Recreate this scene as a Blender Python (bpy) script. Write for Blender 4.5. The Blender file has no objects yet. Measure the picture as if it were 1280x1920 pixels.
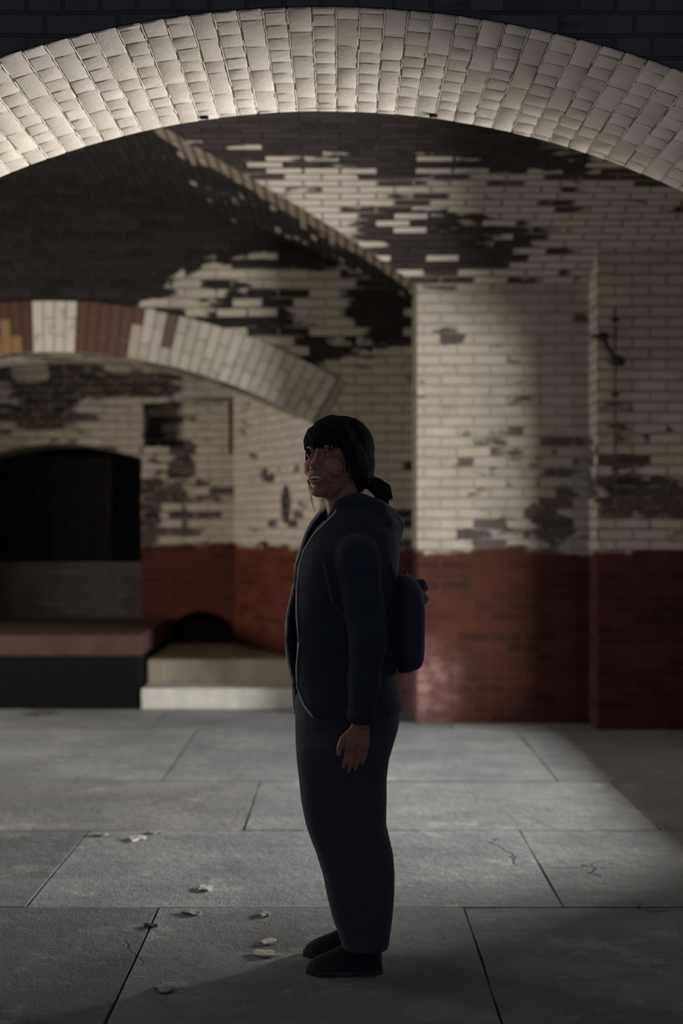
import bpy, bmesh, math, random
from mathutils import Vector, Matrix, Euler
random.seed(7)
PI = math.pi
S = bpy.context.scene
COL = S.collection

# ------------------------------------------------------------------ camera
F_PX = 2667.0          # focal length in pixels of the 1280x1920 frame
EYE = 1.297            # camera height
HOR = 980.0            # horizon row
cam_d = bpy.data.cameras.new('camera'); cam = bpy.data.objects.new('camera', cam_d); COL.objects.link(cam)
cam_d.sensor_fit = 'VERTICAL'; cam_d.sensor_height = 36.0; cam_d.sensor_width = 24.0
cam_d.lens = F_PX / 1920 * 36.0
cam_d.shift_y = (HOR - 960) / 1920
cam.location = (0, 0, EYE); cam.rotation_euler = (PI / 2, 0, 0)
cam_d.clip_start = 0.05; cam_d.clip_end = 100
cam_d.dof.use_dof = True; cam_d.dof.focus_distance = 4.12; cam_d.dof.aperture_fstop = 1.8
S.camera = cam

# ------------------------------------------------------------------ world, lights, exposure
S.view_settings.view_transform = 'Standard'; S.view_settings.look = 'None'
S.view_settings.gamma = 1; S.view_settings.use_curve_mapping = False
S.view_settings.exposure = 0.0
w = bpy.data.worlds.new('world'); S.world = w; w.use_nodes = True
bg = w.node_tree.nodes['Background']
bg.inputs[0].default_value = (0.74, 0.72, 1.0, 1); bg.inputs[1].default_value = 0.068

def area(name, loc, target, sx, sy, power, color):
    d = bpy.data.lights.new(name, 'AREA'); d.shape = 'RECTANGLE'; d.size = sx; d.size_y = sy
    d.energy = power; d.color = color
    o = bpy.data.objects.new(name, d); COL.objects.link(o); o.location = loc
    o.rotation_euler = (Vector(target) - Vector(loc)).to_track_quat('-Z', 'Y').to_euler()
    return o
# daylight seen through the wall opening on the right of the far bay
area('daylight_right', (4.0, 7.1, 1.12), (2.0, 7.0, 1.12), 0.9, 0.60, 560, (1.0, 0.955, 0.90))
# weaker daylight through the opening on the left of the far bay
area('daylight_left', (-4.9, 8.0, 1.05), (-1.0, 9.8, 1.5), 0.8, 0.9, 100, (1.0, 0.90, 0.78))
# added cool fill behind the camera, lifts the dark near surfaces
area('fill_behind_camera', (0.2, -2.2, 1.5), (0, 4, 1.2), 1.4, 2.0, 10, (0.60, 0.72, 1.0))

# ------------------------------------------------------------------ helpers
def W(px, py, D):
    return Vector(((px - 640) * D / F_PX, D, EYE - (py - HOR) * D / F_PX))
def tag(o, label=None, cat=None, group=None, kind=None):
    if label: o['label'] = label
    if cat: o['category'] = cat
    if group: o['group'] = group
    if kind: o['kind'] = kind
    return o
def obj(name, me, mat=None, parent=None, smooth=False):
    if isinstance(me, bmesh.types.BMesh):
        bm = me; me = bpy.data.meshes.new(name); bm.normal_update(); bm.to_mesh(me); bm.free()
    o = bpy.data.objects.new(name, me); COL.objects.link(o)
    if mat:
        me.materials.clear(); me.materials.append(mat)
    if parent: o.parent = parent
    if smooth:
        for p in me.polygons: p.use_smooth = True
    return o
def empty(name, loc):
    o = bpy.data.objects.new(name, None); COL.objects.link(o); o.location = loc
    o.empty_display_size = .1
    return o
def evaluate(o):
    """bake the object's modifiers into its mesh"""
    bpy.context.view_layer.update()
    dg = bpy.context.evaluated_depsgraph_get()
    me = bpy.data.meshes.new_from_object(o.evaluated_get(dg))
    old = o.data; o.modifiers.clear(); o.data = me
    return o
def box_bm(x0, x1, y0, y1, z0, z1, bev=0):
    bm = bmesh.new(); bmesh.ops.create_cube(bm, size=1)
    for v in bm.verts:
        v.co = ((x0 + x1) / 2 + v.co.x * (x1 - x0), (y0 + y1) / 2 + v.co.y * (y1 - y0), (z0 + z1) / 2 + v.co.z * (z1 - z0))
    if bev: bmesh.ops.bevel(bm, geom=bm.edges[:], offset=bev, segments=2, affect='EDGES', profile=.5)
    return bm
def prism_bm(pts, a0, a1, axis='y'):
    """polygon (u,z) extruded along y (u = x) or along x (u = y)"""
    bm = bmesh.new()
    mk = (lambda u, z, a: (u, a, z)) if axis == 'y' else (lambda u, z, a: (a, u, z))
    A = [bm.verts.new(mk(u, z, a0)) for u, z in pts]; B = [bm.verts.new(mk(u, z, a1)) for u, z in pts]
    bm.faces.new(A); bm.faces.new(B[::-1])
    n = len(pts)
    for i in range(n): bm.faces.new((A[(i + 1) % n], A[i], B[i], B[(i + 1) % n]))
    bmesh.ops.recalc_face_normals(bm, faces=bm.faces[:])
    return bm
def box_uv(o):
    me = o.data
    uv = me.uv_layers.get('UVMap') or me.uv_layers.new(name='UVMap')
    for p in me.polygons:
        n = p.normal
        ax = max(range(3), key=lambda i: abs(n[i]))
        for li in p.loop_indices:
            c = me.vertices[me.loops[li].vertex_index].co
            uv.data[li].uv = (c.y, c.z) if ax == 0 else ((c.x, c.z) if ax == 1 else (c.x, c.y))
    return o
def cut(o, cutters):
    for c in cutters:
        m = o.modifiers.new('b', 'BOOLEAN'); m.operation = 'DIFFERENCE'; m.object = c; m.solver = 'EXACT'
    evaluate(o)
    for c in cutters: bpy.data.objects.remove(c)
    return o
def arc(xc, zc, R, x0, x1, n):
    return [(x0 + (x1 - x0) * i / n, zc + math.sqrt(max(0, R * R - (x0 + (x1 - x0) * i / n - xc) ** 2))) for i in range(n + 1)]

# ------------------------------------------------------------------ materials
class N:
    def __init__(s, name, rough=.8, spec=.3):
        s.m = bpy.data.materials.new(name); s.m.use_nodes = True
        s.t = s.m.node_tree; s.b = s.t.nodes['Principled BSDF']
        s.b.inputs['Roughness'].default_value = rough
        s.b.inputs['Specular IOR Level'].default_value = spec
    def n(s, typ, **kw):
        nd = s.t.nodes.new(typ)
        for k, v in kw.items(): setattr(nd, k, v)
        return nd
    def put(s, sock, v):
        if isinstance(v, bpy.types.NodeSocket): s.t.links.new(v, sock)
        elif v is not None: sock.default_value = v
    def math(s, op, a, b=None, clamp=False):
        nd = s.n('ShaderNodeMath', operation=op, use_clamp=clamp); s.put(nd.inputs[0], a)
        if b is not None: s.put(nd.inputs[1], b)
        return nd.outputs[0]
    def mix(s, f, a, b, typ='MIX'):
        nd = s.n('ShaderNodeMix', data_type='RGBA', blend_type=typ); s.put(nd.inputs[0], f)
        s.put(nd.inputs[6], a if isinstance(a, bpy.types.NodeSocket) else (*a, 1))
        s.put(nd.inputs[7], b if isinstance(b, bpy.types.NodeSocket) else (*b, 1))
        return nd.outputs[2]
    def noise(s, scale, detail=4, rough=.55, vec=None, off=0):
        nd = s.n('ShaderNodeTexNoise'); nd.inputs['Scale'].default_value = scale
        nd.inputs['Detail'].default_value = detail; nd.inputs['Roughness'].default_value = rough
        if vec is None:
            if not hasattr(s, 'pos'): s.pos = s.n('ShaderNodeNewGeometry').outputs['Position']
            vec = s.pos
        if off:
            a = s.n('ShaderNodeVectorMath', operation='ADD'); s.put(a.inputs[0], vec); a.inputs[1].default_value = (off, off * .7, off * 1.3); vec = a.outputs[0]
        s.put(nd.inputs['Vector'], vec)
        return nd.outputs['Fac']
    def ramp(s, v, lo, hi):
        nd = s.n('ShaderNodeMapRange', interpolation_type='SMOOTHSTEP'); s.put(nd.inputs[0], v)
        nd.inputs[1].default_value = lo; nd.inputs[2].default_value = hi
        return nd.outputs[0]
    def bump(s, h, strength=.5, dist=.01, prev=None):
        nd = s.n('ShaderNodeBump'); nd.inputs['Strength'].default_value = strength; nd.inputs['Distance'].default_value = dist
        s.put(nd.inputs['Height'], h)
        if prev is not None: s.put(nd.inputs['Normal'], prev)
        s.t.links.new(nd.outputs[0], s.b.inputs['Normal'])
        return nd.outputs[0]
    def color(s, v): s.put(s.b.inputs['Base Color'], v if isinstance(v, bpy.types.NodeSocket) else (*v, 1))

def plain(name, col, rough=.8, spec=.3, nscale=40, amt=.25, bump=.1, metallic=0):
    s = N(name, rough, spec)
    f = s.noise(nscale, 3)
    s.color(s.mix(s.ramp(f, .3, .7), tuple(c * (1 - amt) for c in col), tuple(min(1, c * (1 + amt)) for c in col)))
    s.bump(f, bump, .004)
    s.b.inputs['Metallic'].default_value = metallic
    return s.m

CREAM = (0.50, 0.455, 0.385); BARE = (0.055, 0.042, 0.040); RED = (0.044, 0.0130, 0.0075)
def brickmat(name, paint=CREAM, bare=BARE, peel=0.0, blobs=(), wainscot=True, row=.0665, length=.215, squash=.5, mortar=.007,
             rows_fine=1.0, red=RED, dirt=.35, axis_z=True, jointdark=.45, peelsize=2.2, edge=False, whitejoint=.7, rndw=.42):
    s = N(name, .85, .25)
    geo = s.n('ShaderNodeNewGeometry'); s.pos = geo.outputs['Position']
    sep = s.n('ShaderNodeSeparateXYZ'); s.put(sep.inputs[0], s.pos)
    X, Y, Z = sep.outputs
    uvn = s.n('ShaderNodeUVMap', uv_map='UVMap').outputs[0]
    # slightly wavering courses
    wob = s.n('ShaderNodeTexNoise'); wob.inputs['Scale'].default_value = 3.5; s.put(wob.inputs['Vector'], uvn)
    sc = s.n('ShaderNodeVectorMath', operation='SCALE'); s.put(sc.inputs[0], wob.outputs['Color']); sc.inputs['Scale'].default_value = .014
    ad = s.n('ShaderNodeVectorMath', operation='ADD'); s.put(ad.inputs[0], uvn); s.put(ad.inputs[1], sc.outputs[0])
    br = s.n('ShaderNodeTexBrick', offset=.5, squash=squash, squash_frequency=2)
    s.put(br.inputs['Vector'], ad.outputs[0])
    br.inputs['Scale'].default_value = 1; br.inputs['Brick Width'].default_value = length; br.inputs['Row Height'].default_value = row
    br.inputs['Mortar Size'].default_value = mortar; br.inputs['Mortar Smooth'].default_value = .4
    br.inputs['Color1'].default_value = (0, 0, 0, 1); br.inputs['Color2'].default_value = (1, 1, 1, 1); br.inputs['Mortar'].default_value = (.5, .5, .5, 1)
    rnd = br.outputs['Color']; mo = br.outputs['Fac']
    rn = s.n('ShaderNodeSeparateColor'); s.put(rn.inputs[0], rnd); rnd = rn.outputs[0]
    fl = s.n('ShaderNodeVectorMath', operation='MULTIPLY'); s.put(fl.inputs[0], uvn); fl.inputs[1].default_value = (1, 3.4, 1); flat = fl.outputs[0]
    # peeling of the whitewash: large noise + fine noise + a bias per brick + worn and shade-dark areas
    v = s.math('ADD', s.math('MULTIPLY', s.noise(peelsize, 3, .5, off=3), 1.0), s.math('MULTIPLY', s.noise(7, 5, .65, vec=flat), .55))
    v = s.math('ADD', v, s.math('MULTIPLY', rnd, rndw))
    v = s.math('ADD', v, peel - .84 - rndw * .5)
    if edge:
        ea = s.n('ShaderNodeAttribute', attribute_name='edge').outputs['Fac']
        v = s.math('ADD', v, s.math('SUBTRACT', s.math('MULTIPLY', s.ramp(ea, .20, .42), .8), .50))
    for (cx, cz, rx, rz, st) in blobs:
        dx = s.math('DIVIDE', s.math('SUBTRACT', X, cx), rx); dz = s.math('DIVIDE', s.math('SUBTRACT', Z, cz), rz)
        d = s.math('ADD', s.math('MULTIPLY', dx, dx), s.math('MULTIPLY', dz, dz))
        k = s.math('SUBTRACT', 1.0, d, clamp=True)
        v = s.math('ADD', v, s.math('MULTIPLY', k, st))
    pm = s.ramp(v, .06, .16)
    # paint colour with grime
    g = s.noise(5, 6, .65, off=9)
    pc = s.mix(s.math('MULTIPLY', s.ramp(g, .35, .75), dirt), paint, tuple(c * .45 for c in paint))
    pc = s.mix(s.math('MULTIPLY', rnd, .22), pc, tuple(c * .6 for c in paint))
    pc = s.mix(s.math('MULTIPLY', mo, jointdark), pc, tuple(c * .28 for c in paint))
    bc = s.mix(rnd, tuple(c * .55 for c in bare), tuple(c * 1.7 for c in bare))
    keep = s.math('MULTIPLY', mo, s.ramp(s.noise(20, 2, off=5), .42, .55))     # white left in the joints of bare brick
    bc = s.mix(s.math('MULTIPLY', mo, 1 - whitejoint), bc, tuple(c * .3 for c in bare))
    bc = s.mix(s.math('MULTIPLY', keep, whitejoint), bc, tuple(c * .55 for c in paint))
    c = s.mix(pm, pc, bc)
    if wainscot:
        zz = s.math('ADD', Z, s.math('ADD', s.math('MULTIPLY', s.noise(3, 4, .6, off=20), -.16), s.math('MULTIPLY', rnd, .04)))
        wm = s.math('SUBTRACT', 1.0, s.ramp(zz, 1.045, 1.075))
        rc = s.mix(rnd, tuple(q * .65 for q in red), tuple(q * 1.45 for q in red))
        rc = s.mix(s.math('MULTIPLY', s.ramp(s.noise(2.2, 4, .6, off=33), .5, .72), .5), rc, (red[0] * .35, red[1] * .6, red[2] * .9))
        rc = s.mix(s.math('MULTIPLY', mo, .75), rc, tuple(q * 1.9 for q in red))
        s.wm = wm
        c = s.mix(wm, c, rc)
        # light falling low on the back wall, painted as a pale patch
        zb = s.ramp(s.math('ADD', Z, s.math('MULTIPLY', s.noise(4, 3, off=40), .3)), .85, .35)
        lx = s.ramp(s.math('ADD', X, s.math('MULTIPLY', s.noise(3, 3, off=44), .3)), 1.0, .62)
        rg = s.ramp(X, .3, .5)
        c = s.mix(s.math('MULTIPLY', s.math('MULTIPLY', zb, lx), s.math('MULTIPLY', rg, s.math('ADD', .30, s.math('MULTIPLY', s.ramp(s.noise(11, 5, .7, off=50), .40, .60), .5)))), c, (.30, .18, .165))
    s.color(c)
    h = s.math('SUBTRACT', s.math('MULTIPLY', s.noise(60, 3), .25), s.math('MULTIPLY', mo, 1.0))
    h = s.math('SUBTRACT', h, s.math('MULTIPLY', pm, .35))
    s.bump(h, .8, .010)
    return s.m

# ------------------------------------------------------------------ floor
YA, YB, YE, YF = 9.2, 8.9, 9.85, 11.6
def floor():
    bm = bmesh.new(); lay = bm.loops.layers.float_color.new('tint')
    rows = [(-4, [-3, -1.2, .6, 2.4]), (-2.3, [-2.2, -.4, 1.4, 3.2]), (-.8, [-3, -1.2, .2, 2.4]), (.8, [-2.2, -.6, 1.0, 2.6]), (2.2, [-2.8, -1.4, .2, 1.7]),
            (3.42, [-2.6, -.615, .415, 1.95]), (4.80, [-2.6, -1.065, .75, 2.1]), (6.0, [-1.9, -.41, 1.35]), (7.13, [-2.4, -.9, 1.088]),
            (8.95, [-1.2, .7, 2.2]), (9.85, [-2.2, .2]), (11.0, [-1.7])]
    ends = [r[0] for r in rows[1:]] + [13.5]
    for ri, (y0, js) in enumerate(rows):
        y1 = ends[ri]; xs = [-7] + js + [2.5 if y0 > 3 else 8]
        xs = [x for x in xs if x <= xs[-1]]
        for a, b in zip(xs, xs[1:]):
            g = .0035; n = max(2, int((b - a) / .25)); m = max(2, int((y1 - y0) / .25))
            t = random.uniform(.85, 1.12); cool = random.uniform(.0, 1)
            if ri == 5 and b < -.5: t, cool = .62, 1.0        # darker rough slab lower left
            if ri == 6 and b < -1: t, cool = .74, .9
            tilt = (random.uniform(-.0015, .0015), random.uniform(-.0015, .0015)); hz = random.uniform(-.002, 0)
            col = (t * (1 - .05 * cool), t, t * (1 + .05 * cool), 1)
            grid = []
            for j in range(m + 1):
                r_ = []
                for i in range(n + 1):
                    x = a + g + (b - a - 2 * g) * i / n; y = y0 + g + (y1 - y0 - 2 * g) * j / m
                    if i in (0, n): x += random.uniform(-.003, .003)
                    if j in (0, m): y += random.uniform(-.003, .003)
                    r_.append(bm.verts.new((x, y, hz + tilt[0] * (i / n - .5) * 2 + tilt[1] * (j / m - .5) * 2)))
                grid.append(r_)
            fs = []
            for j in range(m):
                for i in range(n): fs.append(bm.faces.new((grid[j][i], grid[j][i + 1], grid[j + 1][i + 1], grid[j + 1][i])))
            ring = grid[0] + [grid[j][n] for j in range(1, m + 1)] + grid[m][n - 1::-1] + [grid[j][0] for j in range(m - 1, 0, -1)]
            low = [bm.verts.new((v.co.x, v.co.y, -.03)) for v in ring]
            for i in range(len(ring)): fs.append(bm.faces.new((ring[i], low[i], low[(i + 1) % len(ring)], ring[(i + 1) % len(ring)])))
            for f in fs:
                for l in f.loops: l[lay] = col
    vs = [bm.verts.new(c) for c in ((-8, -5, -.025), (9, -5, -.025), (9, 14, -.025), (-8, 14, -.025))]
    f = bm.faces.new(vs)
    for l in f.loops: l[lay] = (.25, .25, .25, 1)
    s = N('worn_stone_slabs', .72, .35)
    at = s.n('ShaderNodeAttribute', attribute_name='tint').outputs['Color']
    n1 = s.noise(2.2, 6, .65); n2 = s.noise(18, 5, .7, off=4); n3 = s.noise(120, 3, .7)
    c = s.mix(s.ramp(n1, .3, .7), (.205, .215, .220), (.325, .330, .328))
    c = s.mix(s.math('MULTIPLY', s.ramp(n2, .55, .75), .5), c, (.12, .12, .13))
    c = s.mix(s.math('MULTIPLY', s.ramp(s.noise(7, 6, .8, off=8), .60, .70), .55), c, (.52, .50, .46))
    c = s.mix(s.math('MULTIPLY', s.ramp(n3, .5, .8), .35), c, (.1, .1, .11))
    # streaks running across the slabs
    sep = s.n('ShaderNodeSeparateXYZ'); s.put(sep.inputs[0], s.pos)
    cmb = s.n('ShaderNodeCombineXYZ'); s.put(cmb.inputs[0], s.math('MULTIPLY', sep.outputs[0], .8)); s.put(cmb.inputs[1], s.math('MULTIPLY', sep.outputs[1], 5))
    st = s.noise(2.5, 5, .6, vec=cmb.outputs[0])
    c = s.mix(s.math('MULTIPLY', s.ramp(st, .48, .7), .35), c, (.13, .14, .145))
    c = s.mix(s.math('MULTIPLY', s.ramp(s.noise(.8, 5, .7, off=15), .42, .62), .40), c, (.145, .155, .165))
    c = s.mix(s.math('MULTIPLY', s.ramp(s.noise(26, 4, .8, off=17), .60, .68), .6), c, (.06, .06, .065))
    c = s.mix(s.math('MULTIPLY', s.ramp(s.noise(3.2, 8, .82, off=28), .56, .63), .45), c, (.50, .49, .46))
    # hairline cracks
    vo = s.n('ShaderNodeTexVoronoi', feature='DISTANCE_TO_EDGE'); vo.inputs['Scale'].default_value = .75
    wv = s.n('ShaderNodeVectorMath', operation='ADD'); s.put(wv.inputs[0], s.pos)
    wn = s.n('ShaderNodeTexNoise'); wn.inputs['Scale'].default_value = 3; wn.inputs['Detail'].default_value = 5; s.put(wn.inputs['Vector'], s.pos)
    wsn = s.n('ShaderNodeVectorMath', operation='SCALE'); s.put(wsn.inputs[0], wn.outputs['Color']); wsn.inputs['Scale'].default_value = .5
    s.put(wv.inputs[1], wsn.outputs[0]); s.put(vo.inputs['Vector'], wv.outputs[0])
    cr = s.math('MULTIPLY', s.ramp(vo.outputs['Distance'], .006, .001), s.math('MULTIPLY', .6, s.ramp(s.noise(1.3, 2, off=60), .60, .66)))
    c = s.mix(cr, c, (.04, .04, .045))
    c = s.mix(1.0, c, at, 'MULTIPLY')
    s.color(c)
    h = s.math('ADD', s.math('MULTIPLY', n2, .8), s.math('MULTIPLY', n3, .35))
    h = s.math('SUBTRACT', h, cr)
    s.bump(h, .9, .014)
    o = obj('floor', bm, s.m); tag(o, kind='structure')
floor()
tag(obj('floor_outside_unseen', box_bm(2.51, 9, 4.8, 13.5, -.3, -.012), plain('low_bounce_ground', (.03, .027, .024), nscale=8)), kind='structure')  # unseen ground, made dark to keep bounced light off the soffit

# ------------------------------------------------------------------ near arch (rib between the bays)
R0, ZC0, XC0 = 3.04, -0.24, -0.06
YN0, YN1 = 4.15, 5.19
HALF = 2.2
zsp = ZC0 + math.sqrt(R0 ** 2 - HALF ** 2)
cream_arch = None
def near_arch():
    a = arc(XC0, ZC0, R0 + .006, XC0 + HALF, XC0 - HALF, 96)
    pts = [(XC0 + HALF, -.02)] + a + [(XC0 - HALF, -.02), (-7, -.02), (-7, 5.2), (8, 5.2), (8, -.02)]
    m = brickmat('front_dark_brick', paint=(.17, .155, .15), bare=(.07, .06, .065), peel=.05, wainscot=False)  # darker tone across the whole front wall
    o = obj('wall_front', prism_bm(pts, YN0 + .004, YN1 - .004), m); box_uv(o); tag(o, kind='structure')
    # whitewashed soffit, brick by brick
    bm = bmesh.new(); lay = bm.loops.layers.float_color.new('tint')
    def P(th, y, r): return (XC0 + r * math.sin(th), y, ZC0 + r * math.cos(th))
    tmax = math.asin(HALF / R0); cth = .0715 / R0
    n = int(2 * tmax / cth); wave = [random.uniform(-.0015, .0015) for _ in range(n + 2)]
    for i in range(n):
        t0 = -tmax + i * cth; t1 = t0 + cth
        head = (i % 2 == 0)
        L = .109 if head else .226
        y = YN0 - random.uniform(.02, L * .9 if not head else .08)
        if not head: y = YN0 - .115 * ((i // 2) % 2) - random.uniform(0, .03)
        while y < YN1 - .012:
            ln = L * random.uniform(.93, 1.08)
            if not head and random.random() < .12: ln *= .5
            y0 = max(y, YN0); y1 = min(y + ln, YN1)
            if YN1 - y1 < .03: y1 = YN1
            if y1 - y0 > .012:
                gy = random.uniform(.0015, .0035); gt = random.uniform(.0016, .0034) / R0; bev = random.uniform(.003, .006)
                h = random.uniform(.0024, .0038)
                T0, T1 = t0 + gt + wave[i] / R0, t1 - gt + wave[i + 1] / R0
                Y0 = y0 + (gy if y0 > YN0 else 0); Y1 = y1 - (gy if y1 < YN1 else 0)
                j = lambda s_=.0022: random.uniform(-s_, s_)
                out = [bm.verts.new(P(T + j() / R0, Y + (j() if YN0 < Y < YN1 else 0), R0 + .0015)) for T, Y in ((T0, Y0), (T1, Y0), (T1, Y1), (T0, Y1))]
                b2 = bev / R0
                inn0 = [(T0 + b2, Y0 + bev), (T1 - b2, Y0 + bev), (T1 - b2, Y1 - bev), (T0 + b2, Y1 - bev)]
                inn = [bm.verts.new(P(T, Y, R0 - h + j(.0007))) for T, Y in inn0]
                mid = [bm.verts.new(tuple((Vector(P(T_ * .4 + T2 * .6, Y_ * .4 + Y2 * .6, R0 - h * .6)))))
                       for (T_, Y_), (T2, Y2) in zip(inn0, ((T0, Y0), (T1, Y0), (T1, Y1), (T0, Y1)))]
                fs = [bm.faces.new(inn)]
                for k in range(4):
                    k2 = (k + 1) % 4
                    fs.append(bm.faces.new((out[k], out[k2], mid[k2], mid[k]))); fs.append(bm.faces.new((mid[k], mid[k2], inn[k2], inn[k])))
                t = random.uniform(.88, 1.05)
                for f in fs:
                    f.smooth = True
                    for l in f.loops: l[lay] = (t, t * random.uniform(.985, 1), t * random.uniform(.96, 1), 1)
            y += ln
    for i in range(n + 1):
        t = -tmax + i * cth + wave[i] / R0; y = YN0 + .004
        while y < YN1 - .01:
            ln = random.uniform(.03, .14)
            if random.random() < .82:
                y1 = min(y + ln, YN1 - .004); hh = random.uniform(.003, .0062); ww = random.uniform(.0013, .0028) / R0; prev = None; k_ = max(2, int((y1 - y) / .02))
                for k in range(k_ + 1):
                    yy = y + (y1 - y) * k / k_; f_ = math.sin(PI * k / k_) * .6 + .4; dt = random.uniform(-.0011, .0011) / R0
                    cur = [bm.verts.new(P(t + dt - ww, yy, R0 - .001)), bm.verts.new(P(t + dt, yy, R0 - hh * f_)), bm.verts.new(P(t + dt + ww, yy, R0 - .001))]
                    if prev:
                        for q in range(2):
                            f = bm.faces.new((prev[q], prev[q + 1], cur[q + 1], cur[q])); f.smooth = True
                            for l in f.loops: l[lay] = (1.16, 1.16, 1.15, 1)
                    prev = cur
            y += ln
    # bed of mortar behind the bricks
    N_ = 120
    prev = None
    for i in range(N_ + 1):
        th = -tmax + 2 * tmax * i / N_
        cur = (bm.verts.new(P(th, YN0 + .004, R0 + .0005)), bm.verts.new(P(th, YN1 - .004, R0 + .0005)))
        if prev:
            f = bm.faces.new((prev[0], prev[1], cur[1], cur[0]))
            for l in f.loops: l[lay] = (.38, .35, .31, 1)
        prev = cur
    for f in bm.faces:
        pass
    s = N('whitewashed_soffit', .62, .35)
    at = s.n('ShaderNodeAttribute', attribute_name='tint').outputs['Color']
    c = s.mix(s.ramp(s.noise(6, 6, .65), .35, .75), (.82, .765, .69), (.68, .625, .55))
    c = s.mix(s.math('MULTIPLY', s.ramp(s.noise(45, 4, .7, off=2), .6, .75), .25), c, (.3, .27, .22))
    s.color(s.mix(1.0, c, at, 'MULTIPLY'))
    h = s.math('ADD', s.math('MULTIPLY', s.noise(28, 5, .6), .8), s.math('MULTIPLY', s.noise(140, 3, .6, off=3), .2))
    s.bump(h, .45, .008)
    o = obj('trim_1', bm, s.m); tag(o, kind='structure')
    # two small slots near the rear edge
    for px, wd in ((383, .030), (812, .030)):
        x = (px - 640) * 5.15 / F_PX; z = ZC0 + math.sqrt(R0 ** 2 - (x - XC0) ** 2)
        bmm = box_bm(x - wd / 2, x + wd / 2, 5.135, 5.155, z - .0105, z + .004, .002)
        q = obj('slot_shade_block', bmm, plain('slot_shade_black', (.012, .011, .012)))  # black block stands for the shade inside the slot
        q.name = 'slot_shade'
        tag(q, 'small dark slot in the underside of the bright near arch, ' + ('left of the two' if px < 600 else 'right of the two'), 'slot')
near_arch()

# ------------------------------------------------------------------ far bay: vaults
RX = 2.0 / math.sin(math.radians(36)); YXC = 7.2; ZX0 = 2.83 - RX * math.cos(math.radians(36))
def zX(y): return ZX0 + math.sqrt(max(0, RX ** 2 - (y - YXC) ** 2)) if abs(y - YXC) <= 2.01 else -9
RY, XYC = 6.15, -2.6; ZY0 = 2.83 - math.sqrt(RY ** 2 - 3.09 ** 2)
def zY(x): return ZY0 + math.sqrt(RY ** 2 - (x - XYC) ** 2)
def groin(x):
    if x >= .49: return 9.2
    z = zY(x)
    k = RX ** 2 - (z - ZX0) ** 2
    return YXC + math.sqrt(k) if k > 0 else YXC
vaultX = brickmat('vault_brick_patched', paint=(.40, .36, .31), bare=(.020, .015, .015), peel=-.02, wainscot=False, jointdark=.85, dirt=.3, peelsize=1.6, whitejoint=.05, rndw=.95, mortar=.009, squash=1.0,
                  blobs=[(.66, 3.04, .72, .17, .42), (.0, 3.46, 2.6, .17, .75), (1.6, 3.3, .8, .09, .35), (1.3, 2.98, .4, .1, .1), (.2, 3.24, .9, .07, -.25), (.9, 3.28, .9, .05, -.25), (1.7, 3.1, .35, .6, -.5)])  # broad top blob mixes bare brick with shade above the daylight
vaultY = brickmat('vault_brick_shaded', paint=(.32, .26, .20), bare=(.009, .007, .007), peel=.08, whitejoint=0, wainscot=False, jointdark=1.0, mortar=.014, edge=True,  # near-black brick holds the shade of the unlit upper left
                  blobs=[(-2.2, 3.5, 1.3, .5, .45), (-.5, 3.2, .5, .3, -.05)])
def vaults():
    bm = bmesh.new(); uv = bm.loops.layers.uv.new('UVMap')
    xs = [2.6, 2.2, 1.8, 1.4, 1.0, .75, .49] + [.49 - .06 * k for k in range(1, 60)]
    def arcX(y): return RX * math.asin(max(-1, min(1, (y - YXC) / RX)))
    cols = []
    for x in xs:
        if x < -3.2: break
        g = groin(x); lo = 5.15
        if zY(x) > ZX0 + RX - .0005 and x < 0: g = YXC
        col = [(x, lo + (g - lo) * k / 30) for k in range(31)]
        cols.append([(bm.verts.new((x, y, zX(y) if abs(y - YXC) <= 2 else 2.83 - (abs(y - YXC) - 2) * .7)), (x, arcX(y))) for x, y in col])
    for c0, c1 in zip(cols, cols[1:]):
        for k in range(30):
            q = (c0[k], c0[k + 1], c1[k + 1], c1[k]); f = bm.faces.new([v for v, _ in q]); f.smooth = True
            for l, (_, u) in zip(f.loops, q): l[uv].uv = u
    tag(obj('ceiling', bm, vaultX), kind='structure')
    bm = bmesh.new(); uv = bm.loops.layers.uv.new('UVMap'); cols = []
    def arcY(x): return RY * math.asin((x - XYC) / RY)
    xs = [.49 - .06 * k for k in range(0, 78)]
    for x in xs:
        g = groin(x); hi = YE + .02
        if zY(x) > ZX0 + RX - .0005: g = 5.15
        cols.append([(bm.verts.new((x, g + (hi - g) * k / 24, zY(x))), (g + (hi - g) * k / 24, arcY(x))) for k in range(25)])
    for c0, c1 in zip(cols, cols[1:]):
        if abs(c0[0][0].co.y - c1[0][0].co.y) > 1.0: pass
        for k in range(24):
            q = (c0[k], c0[k + 1], c1[k + 1], c1[k]); f = bm.faces.new([v for v, _ in q]); f.smooth = True
            for l, (_, u) in zip(f.loops, q): l[uv].uv = u
    vt = [max(0, v.co.y - groin(v.co.x)) if zY(v.co.x) <= ZX0 + RX - .0005 else 1 for v in bm.verts]
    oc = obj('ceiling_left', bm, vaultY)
    at = oc.data.attributes.new('edge', 'FLOAT', 'POINT')
    for i, q in enumerate(vt): at.data[i].value = q
    tag(oc, kind='structure')
vaults()

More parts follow.
